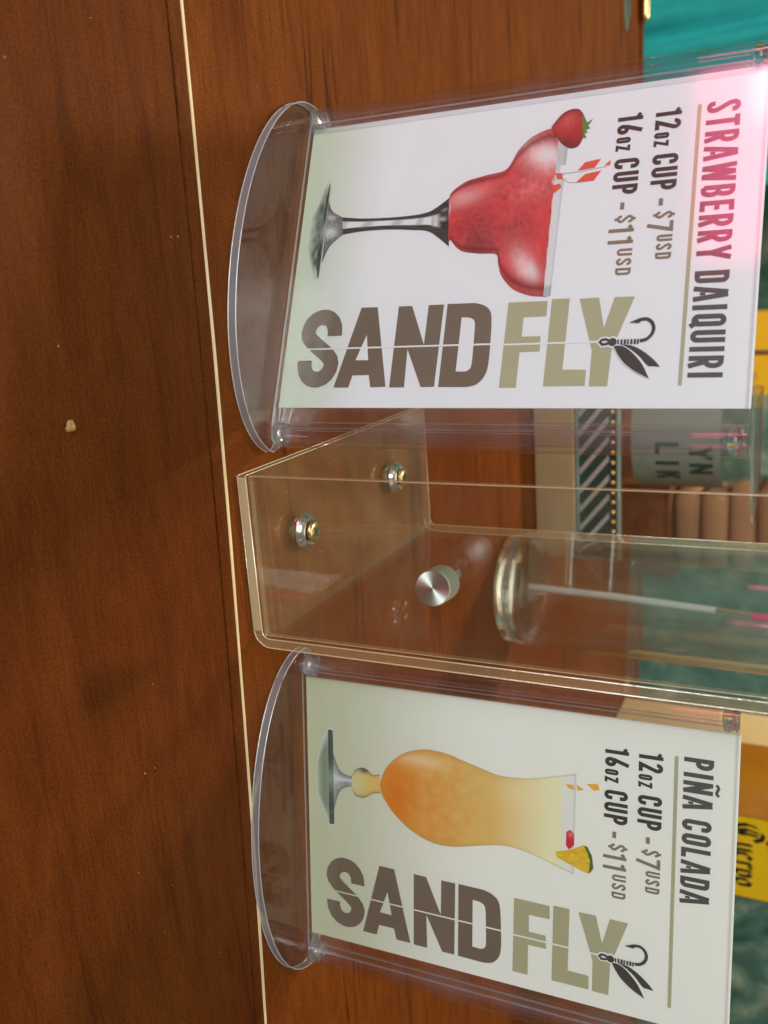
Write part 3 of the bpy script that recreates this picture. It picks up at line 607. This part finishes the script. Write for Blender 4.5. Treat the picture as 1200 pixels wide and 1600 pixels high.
def hbowl(u, v, s, t):
    c = mix(OR, YE, (t-38)/30+.5*(mott(s*.9, t*.7)-.5)); c = mix(c, PALE, (t-72)/20); c = mix(c, lin(214, 110, 18)[:3], .7*blob(s, t, 40, 36, 9, 6))
    c = mix(c, lin(244, 222, 176)[:3], .55*blob(s, t, 25, 46, 3, 10)+.3*blob(s, t, 31, 82, 4, 9)); e = min(u, 1-u)
    c = mix(c, lin(196, 132, 40)[:3], .6*max(0, 1-e/.07)*max(0, 1-(t-30)/60))
    if t > 95.5: c = mix(c, (.76, .765, .74), .85)
    if t > 100.3: c = lin(196, 198, 190)[:3]
    if e < .02: c = mix(c, lin(170, 160, 120)[:3], .5)
    return c
HL = [(36.0, 29.8)]+ART['hu_bowlL'][1:]; HR = [(37.2, 29.8)]+ART['hu_bowlR'][1:]
shaded('drink', HL, HR, 3, hbowl, dk, 40, 5)
for q in ART['ostraw']: flat('straw', [q], 5, 'ink_orange', dk)
def chc(u, v, s, t): return mix(lin(206, 36, 56)[:3], lin(238, 110, 130)[:3], blob(s, t, 42, 99.3, 1, .8))
shaded('cherry', [(41.4, 97.8), (40.4, 99.1), (41.5, 100.3)], [(46.0, 97.7), (47.2, 98.9), (45.2, 100.5)], 5, chc, dk, 12, 5)
def pic(u, v, s, t): return mix(lin(238, 204, 52)[:3], lin(206, 160, 40)[:3], mott(s*3, t*2))
shaded('pineapple_wedge', [(49.0, 94.2), (47.0, 99.9), (44.9, 103.7), (46.2, 105.4)], [(50.9, 94.9), (52.6, 99.6), (54.3, 105.2), (52.4, 106.9)], 6, pic, dk, 14, 5)
flat('pineapple_rind', [ART['pine_rind']], 8, 'ink_rind', dk)

# ------------------------------------------------------------ clear bent stand screwed to the counter
AX, AY, AW, AD, TH, HS = .0597, .2425, .0600, .1474, .0032, .30
st = tag(empty('acrylic_stand', (AX, AY, 0)), 'clear bent acrylic stand screwed to the counter between the two sign holders', 'acrylic stand')
R = .006; prof = [(0, .0003)]
prof += [(AW-R+R*math.sin(a*math.pi/16), .0003+R-R*math.cos(a*math.pi/16)) for a in range(9)]
prof += [(AW, HS), (AW-TH, HS)]
prof += [(AW-TH-(R-TH)+(R-TH)*math.cos(a*math.pi/16), .0003+TH+(R-TH)-(R-TH)*math.sin(a*math.pi/16)) for a in range(9)]
prof += [(0, .0003+TH)]
n = len(prof); mb = MB(); v = [(x, 0, z) for x, z in prof]+[(x, AD, z) for x, z in prof]
mb.add(v, [list(range(n)), list(range(n, 2*n))[::-1]], 1)
for i in range(n):
    j = (i+1) % n; lo = max(prof[i][1], prof[j][1]) < .02
    mb.f.append([i, j, n+j, n+i]); mb.m.append(1 if (i == n-1 or abs(prof[i][1]-HS)+abs(prof[j][1]-HS) < 1e-6) else (2 if lo else 0))
bs = autosmooth(mb.build('bent_sheet', ['stand', 'stand_edge', 'stand_base'], st), 30)
mb = MB(); mb.box((.0004, .0012, TH+.0006), (AW-TH-.0006, .0012+.0026, HS-.01))
fp = mb.build('front_panel', ['stand', 'stand_edge'], st)
for p in fp.data.polygons:
    if abs(p.normal.y) < .5: p.material_index = 1
def ridge(pts, par, r=.00022, mat='arris_glint'):  # pale tubes that paint a highlight along the acrylic edges
    mb = MB(); mb.tube(pts, r, 6); o = mb.build('edge_glint', mat, par, smooth=True); return o
outer = prof[:prof.index((AW, HS))+1]; inner = prof[prof.index((AW, HS))+1:]
ridge([(x, -.0001, z) for x, z in outer], bs); ridge([(x, -.0001, z) for x, z in inner], bs)
ridge([(x, AD+.0001, z) for x, z in outer[1:]], bs, .00016); ridge([(x, AD+.0001, z) for x, z in inner], bs, .00016)
for z in (.0004, TH+.0003): ridge([(-.0001, .0004, z), (-.0001, AD-.0004, z)], bs, .0002)
ridge([(.0004, .0011, TH+.0008), (.0004, .0011, HS-.012)], fp, .0002); ridge([(AW-TH-.0008, .0011, TH+.0008), (AW-TH-.0008, .0011, HS-.012)], fp, .00014)
mb = MB(); mb.box((.0006, -.0005, .0006), (AW-R, -.0001, TH)); mb.build('sawn_edge', 'foot_edge', bs)
# thumb knob standing off the front panel
kx, kz = .0868-AX, .0775
mb = MB(); mb.lathe([(.00005, -.0079), (.0050, -.0079), (.0053, -.0076), (.0053, .0016), (.0049, .0020)], 56, (0, 0, 0), 'Y')
kb = autosmooth(mb.build('knob', 'spun', st), 30); kb.location = (kx+.0012, -.0079, kz-.0036); kb.rotation_euler = (math.radians(-5), 0, math.radians(-9))
mb = MB(); mb.lathe([(.0034, -.0057), (.0034, -.0012), (.0030, -.0008)], 6, (0, .0089, 0), 'Y'); mb.build('nut', 'steel', kb)
mb = MB(); mb.lathe([(.0017, .0040), (.0017, .0085), (.0011, .0098)], 16, (0, .0079, 0), 'Y'); autosmooth(mb.build('bolt_tip', 'steel', kb))
for x, y in ((.0877, .2789), (.0852, .3575)):
    x -= AX; y -= AY; z = TH+.0004
    k = 1.12; y -= .003
    P = lambda pr: [(r*k, z+h*k) for r, h in pr]
    mb = MB(); mb.lathe(P([(.0060, 0), (.0058, .0006), (.0050, .0020), (.0042, .0025), (.0035, .0021), (.0022, .0016)]), 40, (x, y, 0))
    wz = autosmooth(mb.build('screw_washer', 'steel', st), 60)
    mb = MB(); mb.lathe(P([(.0028, .0014), (.0028, .0028)]), 24, (x, y, 0), m=1); mb.lathe(P([(.0034, .0029), (.0036, .0033), (.0033, .0039), (.0022, .0042)]), 32, (x, y, 0))
    sc = autosmooth(mb.build('screw', ['brass', 'black'], st), 60)
    mb = MB()
    for a in (.5, .5+math.pi/2):
        d = Vector((math.cos(a), math.sin(a), 0)); q = Vector((-d.y, d.x, 0)); c = Vector((x, y, z+.00425*k+.00003*(a > 1)))
        mb.add([c+d*.0021+q*.0004, c-d*.0021+q*.0004, c-d*.0021-q*.0004, c+d*.0021-q*.0004, ], [(0, 1, 2, 3)])
    mb.build('cross_slot', 'black', sc)
mb = MB(); rnd = random.Random(3)
for (x, y), l in zip(((.0991, .2651), (.1005, .2583), (.1014, .2539), (.1040, .2605), (.0975, .2592)), (.004, .005, .004, .005, .003)):
    d = Vector((.5, .86, 0))*l/2; q = Vector((.86, -.5, 0))*.00006; c = Vector((x-AX, y-AY, TH+.00036))
    mb.add([c+d+q, c-d+q, c-d-q, c+d-q], [(0, 1, 2, 3)])
for x, z, l, a in ((.016, .026, .012, 1.0), (.034, .040, .012, 1.25), (.043, .150, .016, .9), (.052, .128, .009, 1.3)):
    d = Vector((math.cos(a), 0, math.sin(a)))*l/2; q = Vector((-d.z, 0, d.x)).normalized()*.00004; c = Vector((x, .00117, z))
    mb.add([c+d+q, c-d+q, c-d-q, c+d-q], [(0, 1, 2, 3)])
sr = mb.build('scratches', 'scratch', st); sr['kind'] = 'stuff'

# ------------------------------------------------------------ small things on the counter behind
mb = MB(); gx, gy = .190, .512
mb.lathe([(.001, .0006), (.030, .0006), (.0335, .003), (.0345, .010), (.0350, .06), (.0362, .20), (.0345, .20), (.0333, .06), (.0322, .0175), (.028, .0145), (.001, .0138)], 56, (0, 0, 0))
gl = autosmooth(mb.build('drinking_glass', 'glass'), 50); gl.location = (gx, gy, 0)
tag(gl, 'tall clear thick-bottomed drinking glass behind the bent acrylic stand', 'glass')
sw = tag(empty('streak_rod', (.1865, .505, .016)), 'thin white rod with a pink upper end, added as the bright streak in the tall glass', 'straw')
mb = MB(); mb.tube([(0, 0, 0), (.0015, 0, .05), (.0045, 0, .106)], [.0021, .0021, .0021], 14); autosmooth(mb.build('streak_body', 'streak_white', sw))  # rod added to give the glass its white and pink reflection streak
mb = MB(); mb.tube([(.0058, 0, .125), (.009, 0, .19)], .0021, 14); mb.tube([(.0045, 0, .1062), (.0058, 0, .1248)], .0021, 14, 1); autosmooth(mb.build('streak_end', ['streak_pink', 'plug'], sw))
# low metal tray with ribbed panel
tr = tag(empty('drip_tray', (.0, .572, 0)), 'low metal tray with slanted ribs and orange beads behind the stand', 'tray')
x0, x1 = .02, .1865
mb = MB(); mb.box((x0, 0, .0005), (x1, .05, .0272)); mb.build('tray_front', 'tray', tr, bevel=.001)
mb = MB(); mb.box((x0, .006, .0275), (x1, .012, .0548)); mb.build('rib_backing', 'rib_dark', tr)
for z in (.0274, .0535):
    mb = MB(); mb.box((x0, .0005, z), (x1+.0004, .0055, z+.0022)); mb.build('rail', 'tray_rim', tr, bevel=.0005)
mb = MB(); mb.box((x1-.0015, .0008, .0297), (x1, .0052, .0534)); mb.build('end_stop', 'tray_rim', tr)
for i in range(12):
    xa = x1-.008-.0125*i; mb = MB(); zl, zh = .0299, .0485
    mb.add([(xa, .0020, zl), (xa+.0042, .0020, zl), (xa+.0042-.022, .0020, zh), (xa-.022, .0020, zh), (xa, .0055, zl), (xa+.0042, .0055, zl), (xa+.0042-.022, .0055, zh), (xa-.022, .0055, zh)],
           [(0, 1, 2, 3), (7, 6, 5, 4), (0, 4, 5, 1), (1, 5, 6, 2), (2, 6, 7, 3), (3, 7, 4, 0)])
    if xa-.022 > x0: mb.build('rib', 'rib_light', tr)
for i in range(22):
    xb = x1-.004-.0065*i; mb = MB(); mb.lathe([(.0003, -.0017), (.0013, -.0012), (.0018, 0), (.0013, .0012), (.0003, .0017)], 10, (xb, .0028, .0512)); autosmooth(mb.build('bead', 'bead', tr), 80)
# clear jar with a lettered grey label
jr = tag(empty('plastic_jar', (.119, .668, 0)), 'clear plastic jar with dark letters on a grey label beyond the tray', 'jar')
mb = MB(); mb.lathe([(.001, .0005), (.036, .0005), (.040, .004), (.040, .128), (.038, .128), (.038, .006), (.001, .004)], 44); autosmooth(mb.build('jar_body', 'stand', jr), 50)
mb = MB(); v = []; f = []; nA = 20
for i in range(nA+1):
    a = math.radians(-160+140*i/nA); v += [(.0404*math.cos(a), .0404*math.sin(a), .052), (.0404*math.cos(a), .0404*math.sin(a), .110)]
for i in range(nA): f.append((2*i, 2*i+2, 2*i+3, 2*i+1))
mb.add(v, f); lb = mb.build('label_band', 'grey_label', jr, smooth=True)
def wrap(txt, a0, z0, h, wd, th, mat, par, rad):
    mb = MB()
    for i, ch in enumerate(txt):
        for path, cl in glyph(ch, wd, h, th):
            for q in stroke(path, th, cl):
                pts = []
                for p in q:
                    a = a0+(i*wd*1.32+p.x)/rad; pts.append((rad*math.cos(a), rad*math.sin(a), z0+p.y))
                mb.add(pts, [(0, 1, 2, 3)])
    return mb.build('label_lettering', mat, par)
def wrapg(*a): return wrap(*a)
wrapg('LIK', math.radians(-88), .068, .0155, .0085, .003, 'dark_ink', lb, .0407)
wrapg('YN', math.radians(-84), .090, .0150, .0095, .003, 'dark_ink', lb, .0407)
mb = MB(); mb.tube([(.085, .640, .1312), (.13, .640, .1312), (.165, .640, .1309), (.178, .640, .1306)], [.0032, .0032, .0026, .0006], 12)
tag(autosmooth(mb.build('straw', 'plug')), 'clear straw lying across the top of the plastic jar', 'straw')
# wooden caddy with a folded tan towel
cdy = tag(empty('wooden_box', (.225, .865, 0)), 'low brown wooden box standing near the rear counter edge', 'box')
for nm, a, b in (('side_panel', (-.06, -.04, .0005), (.055, -.034, .045)), ('side_panel', (-.06, .034, .0005), (.055, .04, .045)), ('end_panel', (-.06, -.0338, .0005), (-.054, .0338, .0448)), ('end_panel', (.049, -.0338, .0005), (.055, .0338, .0448)), ('lid', (-.062, -.042, .0453), (.057, .042, .0485))):
    mb = MB(); mb.box(a, b); mb.build(nm, 'caddy', cdy, bevel=.0006)
nk = tag(empty('folded_towel', (.232, .865, .0487)), 'thick folded tan bar towel on the low wooden box', 'towel')
rn = random.Random(5)
for i in range(4):
    mb = MB(); a_ = rn.uniform(.026, .033); mb.box((-a_, -.028, 0), (a_, .028, .0235)); q = autosmooth(mb.build('fold', 'tan', nk, bevel=.008), 60)
    q.location = (rn.uniform(-.006, .006), rn.uniform(-.003, .003), i*.0236); q.rotation_euler = (0, 0, rn.uniform(-.16, .16))
# square tequila bottle
bt = tag(empty('tequila_bottle', (.372, .600, 0), (0, 0, math.radians(10))), 'square amber tequila bottle with yellow lettered label behind the pina colada card', 'bottle')
def rsq(w, d, r, n=6):
    p = []
    for cx, cy, a0 in ((w-r, r, -90), (w-r, d-r, 0), (r, d-r, 90), (r, r, 180)):
        p += [(cx+r*math.cos(math.radians(a0+90*i/n)), cy+r*math.sin(math.radians(a0+90*i/n))) for i in range(n+1)]
    return p
def loft(rings):
    mb = MB(); n = len(rings[0][0]); v = []
    for poly, z in rings: v += [(x, y, z) for x, y in poly]
    f = [[k*n+i, k*n+(i+1) % n, (k+1)*n+(i+1) % n, (k+1)*n+i] for k in range(len(rings)-1) for i in range(n)]
    f += [list(range(n))[::-1], list(range((len(rings)-1)*n, len(rings)*n))]; mb.add(v, f); return mb
W_, D_ = .084, .080
def sc(k): return [((x-W_/2)*k+W_/2, (y-D_/2)*k+D_/2) for x, y in rsq(W_, D_, .008)]
def rnd_(r): return [(W_/2+r*math.cos(a), D_/2+r*math.sin(a)) for a in [math.radians(-90-0+360*i/28+6) for i in range(28)]]
autosmooth(loft([(sc(.96), .0005), (sc(1), .004), (sc(1), .185), (sc(.9), .205), (sc(.6), .222), (sc(.36), .232), (sc(.34), .262)]).build('bottle_body', 'amber', bt), 40)
mb = MB(); mb.lathe([(.0165, .2625), (.0165, .285), (.015, .287)], 30, (W_/2, D_/2, 0)); autosmooth(mb.build('cap', 'cap', bt))
mb = MB(); mb.box((.0045, -.0006, .05), (W_-.0065, -.0002, .172)); lab = mb.build('label_panel', 'label_yellow', bt)
# label words, drawn as broken-pen strokes
def pen(name, strokes, th, x0, z0, sx, sz, mat, y, par):
    mb = MB(); nx, nz = math.cos(.75)*th/2, math.sin(.75)*th/2; k = 0
    for s_ in strokes:
        p = [(x0+a*sx, z0+b*sz) for a, b in s_]
        for (ax, az), (bx, bz) in zip(p, p[1:]):
            k += 1; yy = y-.000006*k
            mb.add([(ax-nx, yy, az-nz), (ax+nx, yy, az+nz), (bx+nx, yy, bz+nz), (bx-nx, yy, bz-nz)], [(0, 1, 2, 3)])
    return mb.build(name, mat, par)
CU = [[(.95, .78), (.78, 1.08), (.45, 1.15), (.12, .9), (0, .5), (.12, .12), (.4, -.05), (.75, 0), (.95, .2)], [(.45, 1.0), (.3, .5), (.45, .12)], [(.62, .95), (.55, .5), (.62, .15)]]
def bl(o, kind):
    d = {'u': [[(0, .62), (.1, .7), (.1, .12), (.22, 0), (.42, .12)], [(.42, .7), (.42, .1), (.52, 0)]],
         'e': [[(.42, .12), (.22, 0), (.08, .14), (.08, .55), (.24, .7), (.4, .56), (.12, .34)]],
         'r': [[(0, .6), (.1, .7), (.1, 0)], [(.1, .52), (.26, .7), (.38, .6)]],
         'v': [[(0, .62), (.1, .7), (.1, .14), (.26, 0), (.42, .2), (.42, .56), (.3, .7)]],
         'o': [[(.24, 0), (.08, .14), (.08, .56), (.24, .7), (.42, .56), (.42, .14), (.24, 0)]]}[kind]
    return [[(a+o, b) for a, b in s] for s in d]
word = list(CU); ox = 1.12
for ch in 'uervo': word += bl(ox, ch); ox += .46 if ch == 'r' else .56
word.append([(.72, 1.5), (1.0, 1.3)]); word.append([(1.25, 1.28), (1.35, 1.38)])
pen('label_lettering', word, .0036, .0100, .1275, .0152, .0165, 'black', -.00066, lab)
pen('label_lettering', [[(a+ox_, b) for a, b in s] for ox_, s in [(0, [(.0, .15), (.2, 0), (.35, .2), (.35, 1)])]]+[s for s in bl(.5, 'o')]+[[(1.5, .6), (1.3, .7), (1.12, .55), (1.45, .25), (1.3, 0), (1.1, .12)]]+bl(1.6, 'e'), .0018, .040, .152, .009, .010, 'black', -.00066, lab)
# cream carton behind the bottle
cc = tag(empty('cream_carton', (.4265, .80, 0)), 'cream cardboard carton standing behind the amber bottle', 'carton')
mb = MB(); mb.box((0, 0, .0005), (.07, .06, .20)); mb.build('carton_body', 'cream', cc, bevel=.0012)
mb = MB(); mb.box((.001, .001, .2004), (.069, .0295, .2016)); mb.build('flap', 'cream', cc); mb = MB(); mb.box((.001, .0303, .2004), (.069, .059, .2016)); mb.build('flap', 'cream', cc)
# yellow cartons
for i, (xa, xb) in enumerate(((.0505, .0825), (.0872, .1210))):
    yc = tag(empty('juice_carton', (xa, .852, 0)), ('yellow carton behind the daiquiri card, the one farther from the plastic jar', 'yellow carton behind the daiquiri card, the one nearer the plastic jar')[i], 'carton', 'yellow cartons behind the card')
    wd = xb-xa; mb = MB(); mb.box((0, 0, .0005), (wd, .033, .16)); mb.build('carton_body', 'yellow', yc, bevel=.0008)
    mb = MB(); mb.add([(0, 0, .1605), (wd, 0, .1605), (wd, .033, .1605), (0, .033, .1605), (0, .0165, .178), (wd, .0165, .178)], [(0, 1, 5, 4), (2, 3, 4, 5), (1, 2, 5), (3, 0, 4), (0, 3, 2, 1)]); mb.build('gable_top', 'yellow', yc)
    mb = MB(); mb.box((0, .0155, .1785), (wd, .0175, .188)); mb.build('top_seam', 'yellow', yc)
# teal cloth hanging beyond the counter on the side of the daiquiri card
def cloth(name, x0, x1, z0, z1, y0, mat, amp, fr, seed, cut=None):
    rn = random.Random(seed); ph = [rn.uniform(0, 6) for _ in range(5)]; nx, nz = 60, 50; v = []; f = []
    for side in (0, 1):
        for j in range(nz+1):
            for i in range(nx+1):
                u, t = i/nx, j/nz; xa = x0+(x1-x0)*u; za = z0+(z1-z0)*t
                if cut: za = max(za, cut(u)+.0*za) if t > 0 else cut(u); za = cut(u)+(z1-cut(u))*t
                y = y0+amp*(math.sin(fr*u+ph[0]+2.2*math.sin(t*2.4+ph[1]))+.6*math.sin(fr*1.9*u-3*t+ph[2])+.3*math.sin(fr*3.1*u+5*t+ph[3]))
                v.append((xa+.006*math.sin(5*t+ph[4])*(1 if u > .5 else 1), y+side*.0025, za))
    n1 = (nx+1)*(nz+1); q = lambda s, j, i: s*n1+j*(nx+1)+i
    for j in range(nz):
        for i in range(nx):
            f.append((q(0, j, i), q(0, j, i+1), q(0, j+1, i+1), q(0, j+1, i))); f.append((q(1, j, i), q(1, j+1, i), q(1, j+1, i+1), q(1, j, i+1)))
    for j in range(nz):
        f.append((q(0, j, 0), q(0, j+1, 0), q(1, j+1, 0), q(1, j, 0))); f.append((q(0, j, nx), q(1, j, nx), q(1, j+1, nx), q(0, j+1, nx)))
    for i in range(nx):
        f.append((q(0, 0, i), q(1, 0, i), q(1, 0, i+1), q(0, 0, i+1))); f.append((q(0, nz, i), q(0, nz, i+1), q(1, nz, i+1), q(1, nz, i)))
    return obj(name, v, f, mat, None, True)
tag(cloth('teal_cloth', -.42, -.06, -.115, .30, 1.01, 'teal', .009, 52, 4), 'teal fabric hanging in folds beyond the rear counter edge', 'cloth')
tag(cloth('napkin', -.275, -.195, 0, .004, .872, 'teal_grey', .0012, 7, 9, cut=None), 'small grey green napkin lying near the rear counter edge', 'napkin')
mb = MB(); mb.tube([(-.5, .941, .0062), (-.212, .9325, .0062), (-.2085, .9324, .0060), (-.206, .9323, .0056)], [.004, .004, .0034, .0014], 14)
kn = autosmooth(mb.build('brass_trim', 'brass'), 60); tag(kn, 'short polished brass trim bar on the rear counter edge below the teal fabric', 'trim')
# crumb
bm = bmesh.new(); bmesh.ops.create_icosphere(bm, subdivisions=2, radius=.0016)
rn = random.Random(2)
for v in bm.verts: v.co *= rn.uniform(.5, 1.3); v.co.z = max(v.co.z*.5, -.0007)
me = bpy.data.meshes.new('crumb'); bm.to_mesh(me); bm.free(); me.materials.append(M['crumb'])
cr = bpy.data.objects.new('crumb', me); COL.objects.link(cr); cr.location = (.0311, .173, .0007); tag(cr, 'small tan crumb lying on the wooden counter', 'crumb')
# dust
mb = MB(); rn = random.Random(11)
for i in range(60):
    x, y, r = rn.uniform(-.09, .26), rn.uniform(.155, .42), rn.uniform(.00012, .00032)
    if abs(y-ycurve(x)) < .008: continue
    mb.lathe([(r, .0001), (r*.7, .0001+r*.6)], 6, (x, y, 0))
ds = mb.build('dust', 'crumb'); ds['kind'] = 'stuff'; tag(ds, 'pale dust specks scattered over the wooden counter', 'dust')
